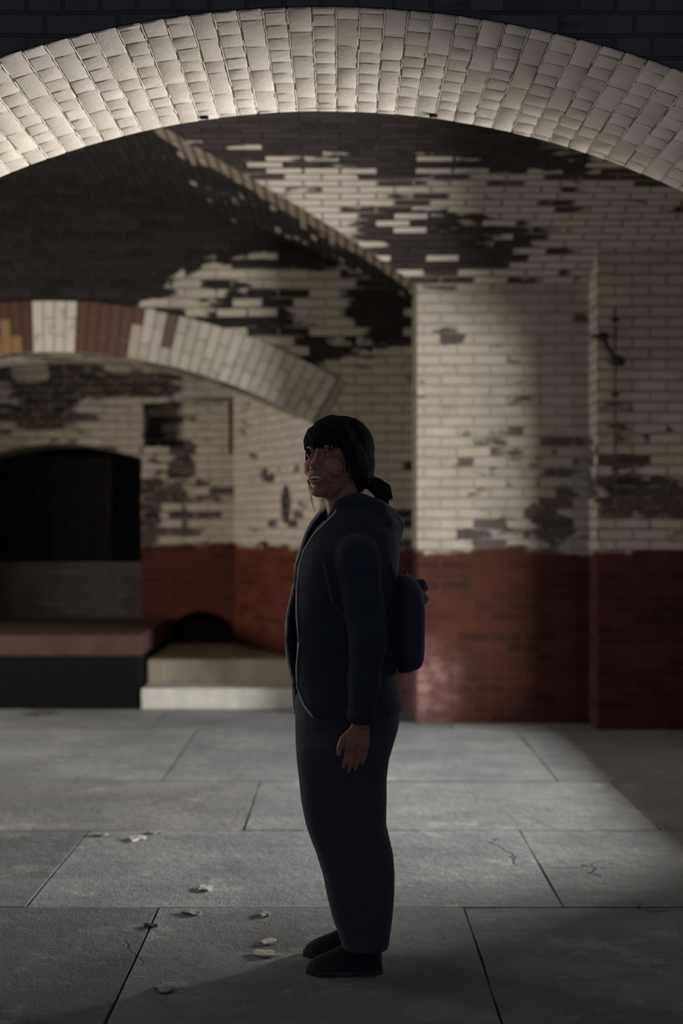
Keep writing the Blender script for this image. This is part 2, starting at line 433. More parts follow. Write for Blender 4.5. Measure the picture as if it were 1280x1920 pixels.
# ------------------------------------------------------------------ far bay: walls
def blobpx(px, py, rx, ry, D, st):
    p = W(px, py, D); return (p.x, p.z, rx * D / F_PX, ry * D / F_PX, st)
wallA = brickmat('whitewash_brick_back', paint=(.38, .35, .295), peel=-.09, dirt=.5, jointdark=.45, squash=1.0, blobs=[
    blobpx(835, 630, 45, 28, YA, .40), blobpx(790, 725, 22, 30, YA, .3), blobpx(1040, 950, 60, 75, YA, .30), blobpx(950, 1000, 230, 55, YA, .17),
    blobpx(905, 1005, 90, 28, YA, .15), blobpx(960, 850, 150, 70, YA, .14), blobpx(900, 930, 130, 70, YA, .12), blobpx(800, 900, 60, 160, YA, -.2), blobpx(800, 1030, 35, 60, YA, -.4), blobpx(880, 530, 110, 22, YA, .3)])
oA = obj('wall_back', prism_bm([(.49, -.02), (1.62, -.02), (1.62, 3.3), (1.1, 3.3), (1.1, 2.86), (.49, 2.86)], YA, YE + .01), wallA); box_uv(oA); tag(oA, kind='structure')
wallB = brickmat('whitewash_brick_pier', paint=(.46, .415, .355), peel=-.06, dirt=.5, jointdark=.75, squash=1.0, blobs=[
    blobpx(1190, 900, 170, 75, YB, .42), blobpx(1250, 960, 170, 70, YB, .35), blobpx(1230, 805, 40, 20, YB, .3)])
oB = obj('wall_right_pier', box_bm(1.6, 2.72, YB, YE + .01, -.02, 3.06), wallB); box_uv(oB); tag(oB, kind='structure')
# right wall with its opening
wr = obj('wall_right', box_bm(2.3, 2.55, YN1 - .01, YB + .02, -.02, 3.7), wallB)
cut(wr, [obj('c', prism_bm([(6.02, .50), (8.25, .50), (8.25, 1.95), (7.7, 2.12), (7.1, 2.2), (6.5, 2.12), (6.02, 1.95)], 2.0, 2.9, 'x'))]); box_uv(wr); tag(wr, kind='structure')
wl = obj('wall_left', box_bm(-4.2, -4.0, YN1 - .01, YE + .02, -.02, 3.9), wallB)
cut(wl, [obj('c', box_bm(-4.5, -3.8, 7.1, 9.3, .5, 2.6))]); box_uv(wl); tag(wl, kind='structure')

# lunette wall with the lower arch
RE, XE, ZE = 3.66, -2.03, 2.479 - 3.66
XJ = -.15
wallE = brickmat('whitewash_brick_lunette', paint=(.36, .325, .265), bare=(.010, .0075, .0075), peel=.03, whitejoint=.08, rndw=.7, dirt=.4, jointdark=.7, squash=1.0, peelsize=2.0, blobs=[
    blobpx(715, 590, 85, 75, YE, .5), blobpx(640, 650, 110, 40, YE, .25), blobpx(470, 560, 130, 40, YE, .25), blobpx(60, 470, 330, 150, YE, 1.3), blobpx(450, 600, 150, 30, YE, .35), blobpx(560, 470, 200, 45, YE, .35), blobpx(250, 420, 260, 110, YE, .8),  # strongest blobs paint the unlit upper-left shade into the brick
    blobpx(510, 525, 110, 30, YE, -.3), blobpx(620, 590, 60, 60, YE, -.1), blobpx(700, 800, 120, 110, YE, -.4), blobpx(600, 455, 150, 40, YE, .5)])
top = [(x, zY(x) + .02) for x in [.49 - .1 * k for k in range(45)] + [-4.01]]
aE = arc(XE, ZE, RE, XJ, 2 * XE - XJ, 60)
pts = [(.5, -.02)] + top + [(-4.01, -.02), (2 * XE - XJ, -.02)] + aE[::-1] + [(XJ, -.02)]
oE = obj('wall_back_left', prism_bm(pts, YE, YE + .65), wallE); box_uv(oE); tag(oE, kind='structure')
# ring of voussoirs, slightly proud of the lunette wall
def ring():
    bm = bmesh.new(); lay = bm.loops.layers.float_color.new('tint')
    R1, R2 = RE + .001, RE + .355
    tmax = math.asin((XJ - XE) / RE); c = .072 / RE; n = int(2 * tmax / c)
    P = lambda t, r, y: (XE + r * math.sin(t), y, ZE + r * math.cos(t))
    def brick(t0, t1, r0, r1, col, pr):
        g = .0035
        A = [P(t0 + g / RE, r0 + (g if r0 > R1 else 0), YE - pr), P(t1 - g / RE, r0 + (g if r0 > R1 else 0), YE - pr), P(t1 - g / RE, r1 - g, YE - pr), P(t0 + g / RE, r1 - g, YE - pr)]
        B = [(a[0], YE + .02, a[2]) for a in A]
        va = [bm.verts.new(a) for a in A]; vb = [bm.verts.new(b) for b in B]
        fs = [bm.faces.new(va)] + [bm.faces.new((va[(k + 1) % 4], va[k], vb[k], vb[(k + 1) % 4])) for k in range(4)]
        for f in fs:
            for l in f.loops: l[lay] = (*col, 1)
    for i in range(n):
        t0 = -tmax + i * c; t1 = t0 + c
        px = 640 + (XE + RE * math.sin(t0)) * F_PX / YE
        splits = [R1, R1 + .235, R2] if i % 2 else [R1, R1 + .115, R2]
        for k in range(2):
            inner = k == 0
            white = .36 * random.uniform(.85, 1.08)
            col = (white, white * .93, white * .80)
            bare = (.045 * random.uniform(.6, 1.5), .032, .030)
            if px < 40: col = (.20, .12, .06) if inner else (.07, .03, .02)
            elif px < 58: col = (.06, .03, .02)
            elif px < 140: col = (.46, .42, .37) if (inner and i % 2) or random.random() < .8 else (.12, .08, .06)
            elif px < 180: col = (.085, .04, .026)
            elif px < 255: col = (.33, .28, .22) if (inner and random.random() < .65) else (.08, .045, .035)
            elif px < 340: col = col if (inner or random.random() < .6) else (.09, .06, .05)
            elif px > 520 and random.random() < .08: col = bare
            brick(t0, t1, splits[k], splits[k + 1], col, .012 + random.uniform(-.002, .002))
    s = N('arch_ring_brick', .8, .25)
    at = s.n('ShaderNodeAttribute', attribute_name='tint').outputs['Color']
    m = s.ramp(s.noise(16, 5, .65), .55, .68)
    c_ = s.mix(s.math('MULTIPLY', m, .45), at, (.06, .045, .04))
    s.color(c_); s.bump(s.noise(40, 3), .4, .006)
    bmesh.ops.recalc_face_normals(bm, faces=bm.faces[:])
    tag(obj('trim_2', bm, s.m), kind='structure')
ring()
# mortar bed behind the ring
bm = bmesh.new(); prev = None
tm = math.asin((XJ - XE) / RE)
for i in range(81):
    t = -tm + 2 * tm * i / 80
    cur = [bm.verts.new((XE + r * math.sin(t), YE - .004, ZE + r * math.cos(t))) for r in (RE + .002, RE + .35)]
    if prev: bm.faces.new((prev[0], cur[0], cur[1], prev[1]))
    prev = cur
tag(obj('trim_3', bm, plain('old_mortar', (.20, .18, .145), nscale=20)), kind='structure')

# space behind the lower arch: splayed jamb, end wall, ceiling
ZT = 2.78
wallS = brickmat('whitewash_brick_splay', red=(.085, .022, .012), paint=(.60, .55, .46), peel=-.10, dirt=.35, jointdark=.4, squash=1.0, blobs=[
    blobpx(533, 945, 12, 42, 10.3, 1.2), blobpx(500, 885, 22, 22, 10.3, .35), blobpx(560, 880, 14, 16, 10.3, .3), blobpx(500, 985, 60, 22, 10.6, .25)])
bm = bmesh.new(); uv = bm.loops.layers.uv.new('UVMap')
q = [Vector((XJ, YE + .01, -.02)), Vector((-.883, YF + .02, -.02))]
L = (q[1] - q[0]).length
vs = [bm.verts.new(q[0]), bm.verts.new(q[1]), bm.verts.new((q[1].x, q[1].y, ZT)), bm.verts.new((q[0].x, q[0].y, ZT))]
ext = Vector((.35, .15, 0))
vb = [bm.verts.new(v.co + ext) for v in vs]
bm.faces.new(vs)
for k in range(4): bm.faces.new((vs[(k + 1) % 4], vs[k], vb[k], vb[(k + 1) % 4]))
bm.faces.new(vb[::-1]); bmesh.ops.recalc_face_normals(bm, faces=bm.faces[:])
for f in bm.faces:
    for l in f.loops: l[uv].uv = ((l.vert.co.xy - q[0].xy).length, l.vert.co.z)
tag(obj('wall_recess_right', bm, wallS), kind='structure')
wallF = brickmat('whitewash_brick_end', red=(.060, .016, .010), paint=(.52, .465, .39), bare=(.05, .038, .036), peel=.0, dirt=.5, jointdark=.6, squash=1.0, blobs=[
    blobpx(350, 960, 90, 90, YF, .22), blobpx(335, 860, 60, 40, YF, .35), blobpx(400, 860, 50, 60, YF, -.1), blobpx(240, 720, 160, 30, YF, .4), blobpx(90, 740, 170, 90, YF, .5),
    blobpx(280, 1000, 30, 300, YF, .35), blobpx(220, 790, 60, 40, YF, -.3), blobpx(60, 700, 50, 25, YF, -.6)])
XF = lambda px: (px - 640) * YF / F_PX
ZF = lambda py: EYE - (py - HOR) * YF / F_PX
emb = [(XF(265), -.1), (XF(265), ZF(858))] + [(XF(265) + (XF(-45) - XF(265)) * k / 16, ZF(858) + .115 * math.sin(PI * k / 16)) for k in range(1, 16)] + [(XF(-45), ZF(858)), (XF(-45), -.1)]
fire = [(XF(437), .2), (XF(437), ZF(1170))] + [(XF(437) + (XF(318) - XF(437)) * k / 12, ZF(1170) + .11 * math.sin(PI * k / 12)) for k in range(1, 12)] + [(XF(318), ZF(1172)), (XF(318), .2)]
oF = obj('wall_rear', box_bm(-5, -.86, YF, YF + .7, -.02, ZT), wallF)
cut(oF, [obj('c', prism_bm(emb, YF - .2, YF + .9)), obj('c', prism_bm(fire, YF - .2, YF + .4)),
         obj('c', prism_bm([(XF(268), ZF(838)), (XF(268), ZF(757)), (XF(345), ZF(750)), (XF(345), ZF(838))], YF - .2, YF + .3)),
         obj('c', prism_bm([(XF(345), ZF(750)), (XF(345), ZF(757)), (XF(428), ZF(752)), (XF(429), ZF(850)), (XF(436), ZF(850)), (XF(436), ZF(743))], YF - .2, YF + .1)),
         obj('c', box_bm(XF(300), XF(295), YF - .1, YF + .1, .3, ZF(862)))])
box_uv(oF); tag(oF, kind='structure')
dark_wall = brickmat('recess_dark_brick', paint=(.10, .085, .08), bare=(.045, .038, .038), peel=.1, wainscot=False)  # dark brick tone shared by the inner recess surfaces
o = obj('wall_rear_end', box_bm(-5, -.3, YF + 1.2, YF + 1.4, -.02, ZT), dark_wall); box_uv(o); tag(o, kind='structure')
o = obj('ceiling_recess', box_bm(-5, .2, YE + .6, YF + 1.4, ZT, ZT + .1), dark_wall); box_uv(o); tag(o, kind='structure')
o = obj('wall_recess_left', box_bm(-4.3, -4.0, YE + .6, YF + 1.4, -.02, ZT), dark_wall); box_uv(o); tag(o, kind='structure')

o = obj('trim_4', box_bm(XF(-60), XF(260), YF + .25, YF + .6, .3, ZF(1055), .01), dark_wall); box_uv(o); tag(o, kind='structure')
# dark boarded door deep in the embrasure
wood = plain('black_brown_wood', (.018, .016, .016), .8, .1, nscale=14)
DX = lambda px: (px - 640) * 12.25 / F_PX
dr = empty('door_1', (DX(120), 12.25, .5)); tag(dr, kind='structure')
def local(bm, e): bmesh.ops.translate(bm, verts=bm.verts[:], vec=-Vector(e.location)); return bm
z_t = EYE + (980 - 872) * 12.25 / F_PX
obj('frame', local(box_bm(DX(202), DX(212), 12.2, 12.3, 0, z_t, .005), dr), wood, dr)
obj('frame', local(box_bm(DX(28), DX(38), 12.2, 12.3, 0, z_t, .005), dr), wood, dr)
obj('lintel', local(box_bm(DX(28), DX(212), 12.19, 12.3, z_t, z_t + .07, .005), dr), wood, dr)
bm = bmesh.new()
for k in range(6):
    a = DX(38) + (DX(202) - DX(38)) * k / 6; b = DX(38) + (DX(202) - DX(38)) * (k + 1) / 6
    t = box_bm(a + .004, b - .004, 12.24, 12.28, 0, z_t, .004); me = bpy.data.meshes.new('t'); t.to_mesh(me); t.free(); bm.from_mesh(me)
obj('boards', local(bm, dr), wood, dr)

# steps and ledge under the lower arch
def stonemat(name, a, b):
    s = N(name, .75, .3)
    c = s.mix(s.ramp(s.noise(7, 6, .7), .35, .7), a, b)
    c = s.mix(s.math('MULTIPLY', s.ramp(s.noise(30, 4, .7, off=3), .6, .7), .4), c, tuple(q * .4 for q in a))
    s.color(c); s.bump(s.noise(22, 5, .7), .5, .01)
    return s.m
step_m = stonemat('pale_step_stone', (.42, .42, .40), (.55, .54, .51)); step2_m = stonemat('tan_step_stone', (.29, .26, .20), (.37, .34, .27))
XS = W(262, 1300, 9.88).x
def slab(pts, z0, z1, bev):
    bm = bmesh.new(); A = [bm.verts.new((x, y, z0)) for x, y in pts]; B = [bm.verts.new((x, y, z1)) for x, y in pts]; n = len(pts)
    bm.faces.new(A[::-1]); bm.faces.new(B)
    for i in range(n): bm.faces.new((A[i], A[(i + 1) % n], B[(i + 1) % n], B[i]))
    bmesh.ops.recalc_face_normals(bm, faces=bm.faces[:])
    bmesh.ops.bevel(bm, geom=bm.edges[:], offset=bev, segments=2, affect='EDGES', profile=.5)
    return bm
XSP = lambda y: XJ + (-.883 - XJ) * (y - YE) / (YF - YE)
o = obj('stone_step', slab([(XS + .01, 9.86), (XSP(9.86) - .008, 9.86), (XSP(10.15) - .008, 10.15), (XS + .01, 10.15)], .0, .148, .012), step_m, smooth=False)
tag(o, 'low pale stone step at floor level under the lower arch, brightly lit', 'step')
o = obj('stone_step', slab([(XS + .01, 10.155), (XSP(10.155) - .008, 10.155), (XSP(YF) - .008, YF - .005), (XS + .01, YF - .005)], .0, .318, .015), step2_m)
tag(o, 'higher tan stone step with deep top behind the pale lower step', 'step')
led = empty('stone_ledge', ((XS - 4) / 2, 9.88, 0)); tag(led, 'long low ledge with red-brown stone top over a black face painted for the shaded void, left of the steps', 'ledge')
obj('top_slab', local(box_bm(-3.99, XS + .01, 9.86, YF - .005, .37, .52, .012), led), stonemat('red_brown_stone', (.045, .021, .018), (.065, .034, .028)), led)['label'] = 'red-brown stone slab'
obj('void_shade_block', local(box_bm(-3.99, XS - .005, 9.88, YF - .005, .0, .37, .006), led), plain('void_shade_black', (.006, .006, .007), .9, .05), led)['label'] = 'black face painting the shaded void'  # solid block coloured black for the shaded void under the slab

# ------------------------------------------------------------------ iron fittings on the right pier
iron = plain('rusty_iron', (.028, .022, .022), .6, .3, nscale=60, amt=.5, bump=.5)
def tube(pts, r, seg=8, closed=True, taper=None):
    bm = bmesh.new(); rings = []
    P = [Vector(p) for p in pts]
    up = Vector((0, 0, 1))
    for i, p in enumerate(P):
        d = (P[min(i + 1, len(P) - 1)] - P[max(i - 1, 0)]).normalized()
        a = d.cross(up)
        if a.length < .1: a = d.cross(Vector((0, 1, 0)))
        a.normalize(); b = d.cross(a).normalized()
        rr = r if taper is None else r * taper[i]
        rings.append([bm.verts.new(p + a * rr * math.cos(2 * PI * k / seg) + b * rr * math.sin(2 * PI * k / seg)) for k in range(seg)])
    for r0, r1 in zip(rings, rings[1:]):
        for k in range(seg):
            f = bm.faces.new((r0[k], r0[(k + 1) % seg], r1[(k + 1) % seg], r1[k])); f.smooth = True
    bm.faces.new(rings[0]); bm.faces.new(rings[-1][::-1])
    bmesh.ops.recalc_face_normals(bm, faces=bm.faces[:])
    return bm
p1, p2 = W(1128, 630, YB - .03), W(1157, 678, YB - .03)
br = empty('iron_wall_hook', (p1.x, YB, p1.z)); tag(br, 'rusty iron hook with two dark lugs fixed high on the right brick pier', 'hook')
def lump(c, rx, ry, rz, seed):
    bm = bmesh.new(); bmesh.ops.create_icosphere(bm, subdivisions=3, radius=1)
    rr = random.Random(seed)
    for v in bm.verts:
        k = 1 + .25 * math.sin(v.co.x * 5 + seed) * math.cos(v.co.z * 6 + seed)
        v.co = Vector(c) + Vector((v.co.x * rx * k, v.co.y * ry, v.co.z * rz * k))
    for f in bm.faces: f.smooth = True
    return bm
obj('lug', local(lump(p1, .045, .03, .022, 1), br), iron, br); obj('lug', local(lump(p2, .05, .03, .032, 4), br), iron, br)
obj('bar', local(tube([p1, (p1 + p2) / 2 + Vector((-.01, -.01, 0)), p2], .014), br), iron, br)
o = obj('bolt_stud', local(tube([W(1112, 630, YB) + Vector((0, -.04, 0)), W(1112, 630, YB) + Vector((0, .0, 0))], .012), br), iron, br)
pipe = empty('wall_conduit', (W(1154, 700, YB).x, YB - .012, W(1154, 860, YB).z)); tag(pipe, 'thin dark vertical conduit on the right brick pier below the iron hook', 'conduit')
cm = plain('painted_conduit', (.09, .08, .07), .8)
obj('pipe', local(tube([W(1153, y, YB - .012) for y in (575, 640, 700, 800, 925)], .006), pipe), cm, pipe)
for yy in (600, 740, 880):
    c_ = W(1153, yy, YB - .012)
    obj('clip', local(box_bm(c_.x - .022, c_.x + .022, YB - .024, YB, c_.z - .01, c_.z + .01, .003), pipe), iron, pipe)

# ------------------------------------------------------------------ litter on the floor
flake_m = stonemat('plaster_flake', (.50, .48, .44), (.66, .63, .58)); dark_m = stonemat('dark_chip', (.05, .045, .045), (.09, .08, .075))
flakes = [(385, 1667, .040, 0, 'pale plaster flake just above the long floor joint, left of the shins', 1),
          (360, 1713, .036, 1, 'dull plaster flake on the floor left of the person, just below the long joint', 2),
          (495, 1716, .032, 1, 'thin plaster flake on the floor between the long joint and the shoe', 3),
          (503, 1767, .034, 0, 'upper of two white flakes close in front of the shoe toe', 4),
          (497, 1790, .038, 0, 'lower of two white flakes close in front of the shoe toe', 5),
          (312, 1854, .042, 1, 'grey flake on the dark floor nearest the bottom left', 6),
          (190, 1566, .038, 1, 'small flake on the floor far left beside the slanting joint', 7),
          (257, 1573, .052, 0, 'broad pale flake left of a darker chip on the mid floor', 8),
          (290, 1562, .040, 1, 'darker chip right of the broad pale flake on the mid floor', 9),
          (283, 1738, .025, 2, 'small dark chip at the edge of the rough slab lower left', 10)]
for px, py, sz, kind, lab, sd in flakes:
    D = F_PX * EYE / (py - HOR); rr = random.Random(sd)
    bm = bmesh.new(); n = 11
    top = []; bot = []
    for k in range(n):
        a = 2 * PI * k / n; r = sz * rr.uniform(.6, 1.15)
        x, y = r * math.cos(a), r * .8 * math.sin(a)
        zc = .001 + .004 * abs(math.sin(a * 1.5 + sd))
        top.append(bm.verts.new((x, y, zc + .003))); bot.append(bm.verts.new((x * .96, y * .96, .0005)))
    c = bm.verts.new((0, 0, .006 + rr.uniform(0, .003)))
    for k in range(n):
        bm.faces.new((c, top[k], top[(k + 1) % n])); bm.faces.new((top[k], bot[k], bot[(k + 1) % n], top[(k + 1) % n]))
    bm.faces.new(bot[::-1]); bmesh.ops.recalc_face_normals(bm, faces=bm.faces[:])
    o = obj('plaster_flake' if kind < 2 else 'stone_chip', bm, flake_m if kind == 0 else (plain('dusty_flake', (.3, .29, .27)) if kind == 1 else dark_m))
    o.location = ((px - 640) * D / F_PX, D, .001); o.rotation_euler[2] = rr.uniform(0, 6)
    tag(o, lab, 'flake' if kind < 2 else 'chip', group='scraps on the stone floor')
D = F_PX * EYE / (1340 - HOR)
bm = lump((0, 0, .012), .10, .05, .013, 3)
o = obj('wood_scrap', bm, dark_m); o.location = ((84 - 640) * D / F_PX, D, -.001); o.rotation_euler[2] = .5
tag(o, 'dark lumpy scrap on the floor at far left in front of the shade-black ledge face', 'scrap')

# ------------------------------------------------------------------ the person
PD = 4.19
def P(px, py, dy=0.0):
    return W(px, py, PD + dy)
def capsule(bm, a, b, ra, rb, seg=16):
    a = Vector(a); b = Vector(b); d = b - a; L = d.length
    if L < 1e-6: d = Vector((0, 0, 1)); L = 1e-6
    q = d.normalized().to_track_quat('Z', 'Y').to_matrix()
    rings = []
    prof = [(-ra * math.cos(t), ra * math.sin(t)) for t in [PI / 2 * k / 5 for k in range(1, 6)]] + \
           [(L + rb * math.sin(t), rb * math.cos(t)) for t in [PI / 2 * k / 5 for k in range(0, 5)]]
    p0 = bm.verts.new(a + q @ Vector((0, 0, -ra))); p1 = bm.verts.new(a + q @ Vector((0, 0, L + rb)))
    for z, r in prof: rings.append([bm.verts.new(a + q @ Vector((r * math.cos(2 * PI * k / seg), r * math.sin(2 * PI * k / seg), z))) for k in range(seg)])
    for r0, r1 in zip(rings, rings[1:]):
        for k in range(seg): bm.faces.new((r0[k], r0[(k + 1) % seg], r1[(k + 1) % seg], r1[k]))
    for k in range(seg):
        bm.faces.new((p0, rings[0][(k + 1) % seg], rings[0][k])); bm.faces.new((p1, rings[-1][k], rings[-1][(k + 1) % seg]))
def chain(bm, pts):
    for (a, ra), (b, rb) in zip(pts, pts[1:]): capsule(bm, a, b, ra, rb)
def ellip(bm, c, r, rot=None, mat=None):
    t = bmesh.ops.create_uvsphere(bm, u_segments=28, v_segments=18, radius=1)
    M = Matrix.Translation(Vector(c)) @ (Euler(rot).to_matrix().to_4x4() if rot else Matrix()) @ Matrix.Diagonal((*r, 1))
    if mat: M = mat @ M
    bmesh.ops.transform(bm, verts=t['verts'], matrix=M)
def loft(bm, secs, seg=32, a0=0, a1=2 * PI, power=2.0):
    """secs: (cx, cy, z, rx, ry)"""
    closed = abs(a1 - a0 - 2 * PI) < 1e-6
    rings = []
    for cx, cy, z, rx, ry in secs:
        n = seg if closed else seg + 1
        r_ = []
        for k in range(n):
            a = a0 + (a1 - a0) * k / seg; c, s_ = math.cos(a), math.sin(a)
            r_.append(bm.verts.new((cx + rx * math.copysign(abs(c) ** (2 / power), c), cy + ry * math.copysign(abs(s_) ** (2 / power), s_), z)))
        rings.append(r_)
    m = len(rings[0])
    for r0, r1 in zip(rings, rings[1:]):
        for k in range(m if closed else m - 1): bm.faces.new((r0[k], r0[(k + 1) % m], r1[(k + 1) % m], r1[k]))
    if closed: bm.faces.new(rings[0][::-1]); bm.faces.new(rings[-1])
    return rings
def voxel(o, size, smooth=4, fac=.5):
    m = o.modifiers.new('r', 'REMESH'); m.mode = 'VOXEL'; m.voxel_size = size; m.use_smooth_shade = True
    if smooth:
        m = o.modifiers.new('s', 'SMOOTH'); m.iterations = smooth; m.factor = fac
    mat = o.data.materials[0] if o.data.materials else None
    evaluate(o)
    if mat and not o.data.materials: o.data.materials.append(mat)
    for p in o.data.polygons: p.use_smooth = True
    return o

who = empty('person', (.06, PD, 0)); tag(who, 'smiling woman standing in profile, dark hooded jacket, black trousers, small backpack', 'person')
O = Vector(who.location)
def pobj(name, bm, mat, parent=who, smooth=True):
    bmesh.ops.translate(bm, verts=bm.verts[:], vec=-O)
    bmesh.ops.recalc_face_normals(bm, faces=bm.faces[:])
    return obj(name, bm, mat, parent, smooth)
# materials
def skin_mat():
    s = N('skin', .5, .4)
    s.color(s.mix(s.ramp(s.noise(30, 3), .3, .7), (.36, .17, .11), (.46, .235, .15)))
    s.bump(s.noise(300, 2), .1, .001)
    s.b.inputs['Subsurface Weight'].default_value = .08; s.b.inputs['Subsurface Radius'].default_value = (.01, .004, .002)
    return s.m
skin = skin_mat()
def cloth(name, a, b, sc=500, rough=.9, sheen=.08):
    s = N(name, rough, .15)
    s.color(s.mix(s.ramp(s.noise(sc, 2), .3, .7), a, b)); s.bump(s.noise(25, 4, .6), .35, .012)
    s.b.inputs['Sheen Weight'].default_value = sheen; s.b.inputs['Sheen Roughness'].default_value = .5
    return s.m
jacket_m = cloth('dark_teal_jersey', (.034, .044, .058), (.042, .053, .068))
shirt_m = cloth('black_knit', (.02, .02, .026), (.028, .028, .034))
trouser_m = cloth('black_twill', (.060, .062, .076), (.070, .073, .087))
pack_m = cloth('black_nylon', (.045, .048, .06), (.055, .058, .07), rough=.6)
hair_m = plain('black_hair', (.015, .015, .021), .8, .02, nscale=90, bump=.3)
white_m = plain('zip_tape_pale', (.72, .68, .58), .6, amt=.1)
shoe_m = cloth('black_suede', (.022, .022, .026), (.03, .03, .034))

# --- head frame
HA = math.radians(40)
fwd = Vector((-math.sin(HA), -math.cos(HA), 0)); left = Vector((0, 0, 1)).cross(fwd); upv = Vector((0, 0, 1))
pitch = math.radians(10)
fw2 = (fwd * math.cos(pitch) + upv * math.sin(pitch)).normalized(); up2 = fw2.cross(left).normalized()
HC = Vector((-.012, PD, 1.478))
HM = Matrix(((fw2.x, left.x, up2.x, HC.x), (fw2.y, left.y, up2.y, HC.y), (fw2.z, left.z, up2.z, HC.z), (0, 0, 0, 1))) @ Matrix.Diagonal((1.05, 1.03, 1.09, 1))
H = lambda x, y, z: HM @ Vector((x, y, z))

def head_parts(bm):
    e = lambda c, r, rot=None: ellip(bm, c, r, rot, HM)
    e((-.008, 0, .030), (.092, .073, .082))             # cranium
    e((.022, 0, -.020), (.062, .062, .082))             # face mass
    e((.034, 0, -.066), (.046, .050, .042))             # jaw
    e((.064, 0, -.096), (.019, .025, .015))             # chin
    for s_ in (1, -1):
        e((.053, s_ * .037, -.028), (.032, .029, .030)) # cheeks
        e((.076, s_ * .026, .022), (.016, .026, .007))  # brow
        e((.002, s_ * .069, -.013), (.016, .007, .026), (0, .2, 0))   # ears
        e((.081, s_ * .029, .001), (.008, .016, .009))  # lids
        e((.088, s_ * .0125, -.036), (.010, .008, .008))# nostril wings
        capsule(bm, H(.078, s_ * .020, -.040), H(.066, s_ * .042, -.068), .006, .005)      # smile fold
    chain(bm, [(H(.082, 0, .014), .008), (H(.089, 0, -.010), .0085), (H(.100, 0, -.030), .0105)])   # nose
    e((.092, 0, -.035), (.014, .012, .009))
    # lips of an open smile
    up_l = [(.072, .036, -.047), (.083, .022, -.0525), (.089, .008, -.052), (.089, -.008, -.052), (.083, -.022, -.0525), (.072, -.036, -.047)]
    lo_l = [(.072, .036, -.048), (.082, .019, -.069), (.086, .007, -.074), (.086, -.007, -.074), (.082, -.019, -.069), (.072, -.036, -.048)]
    chain(bm, [(H(*p), .0052) for p in up_l]); chain(bm, [(H(*p), .0058) for p in lo_l])
def hand(bm, wrist, palm_end, nrm, side, curl, scale=1.0):
    """wrist -> palm_end is the hand's axis, nrm the palm's normal, side the direction of the thumb"""
    ax = (palm_end - wrist).normalized(); L = (palm_end - wrist).length
    sd = (side - ax * side.dot(ax)).normalized(); nn = ax.cross(sd).normalized()
    if nn.dot(nrm) < 0: nn = -nn
    for k in range(4):
        u = (1.5 - k) * .0195 * scale
        base = palm_end + sd * u - ax * (.004 * abs(k - 1))
        capsule(bm, wrist + sd * u * .55 + ax * .012, base, .014 * scale, .0105 * scale)
        ln = [.040, .045, .042, .033][k] * scale; d = ax.copy(); p = base
        for j, f in enumerate((1, .62, .5)):
            d = (Matrix.Rotation(curl * (j * .55 + .35) * (1 if ax.cross(nn).dot(ax.cross(nn)) > 0 else 1), 3, ax.cross(nn)) @ ax)
            q = p + d * ln * f
            capsule(bm, p, q, (.0092 - .0008 * j) * scale, (.0086 - .0010 * j) * scale, 10); p = q
    t0 = wrist + sd * .020 * scale + ax * .022; t1 = t0 + (sd * .026 + ax * .030 + nn * .006) * scale; t2 = t1 + (ax * .030 + sd * .006 + nn * .006) * scale; t3 = t2 + (ax * .022 - sd * .002 + nn * .005) * scale
    chain(bm, [(t0, .014 * scale), (t1, .0115 * scale), (t2, .0100 * scale), (t3, .0080 * scale)])

# arm joints: near (left) arm and far (right) arm
nS, nE, nW = P(668, 1045, -.165), P(690, 1195, -.215), P(676, 1352, -.215)
fS, fE, fW = P(648, 1045, .165), P(660, 1195, .205), P(640, 1350, .19)
hipN, knN, anN = P(640, 1335, -.085), P(660, 1570, -.085), P(690, 1765, -.08)
hipF, knF, anF = P(640, 1335, .085), P(655, 1570, .085), P(685, 1750, .08)
bm = bmesh.new()
head_parts(bm)
chain(bm, [(H(-.012, 0, -.05), .052), (P(643, 950), .050), (P(655, 990, 0), .058), (P(655, 1020), .08)])
for s_, S_, E_, W_ in ((-1, nS, nE, nW), (1, fS, fE, fW)):
    chain(bm, [(P(655, 1015, 0), .055), (S_, .050), (E_, .036), (W_, .025)])
ellip(bm, P(655, 1100), (.09, .13, .16)); ellip(bm, P(650, 1220), (.09, .12, .14)); ellip(bm, P(645, 1320), (.095, .14, .12))
for h_, k_, a_, toe in ((hipN, knN, anN, P(600, 1800, -.085)), (hipF, knF, anF, P(592, 1785, .08))):
    chain(bm, [(h_, .075), (k_, .05), (a_, .034)])
    chain(bm, [(a_, .034), (Vector((a_.x + .004, a_.y, .055)), .026), (Vector((toe.x * .6 + a_.x * .4, toe.y, .034)), .018)])
hand(bm, nW + Vector((0, 0, -.005)), P(670, 1396, -.215), Vector((0, 1, 0)), Vector((-1, -.25, 0)), .30, .9)
hand(bm, fW + Vector((0, 0, -.005)), P(632, 1400, .19), Vector((0, -1, 0)), Vector((-1, .25, 0)), .28)
body = pobj('body', bm, skin); voxel(body, .0032, 3, .5)

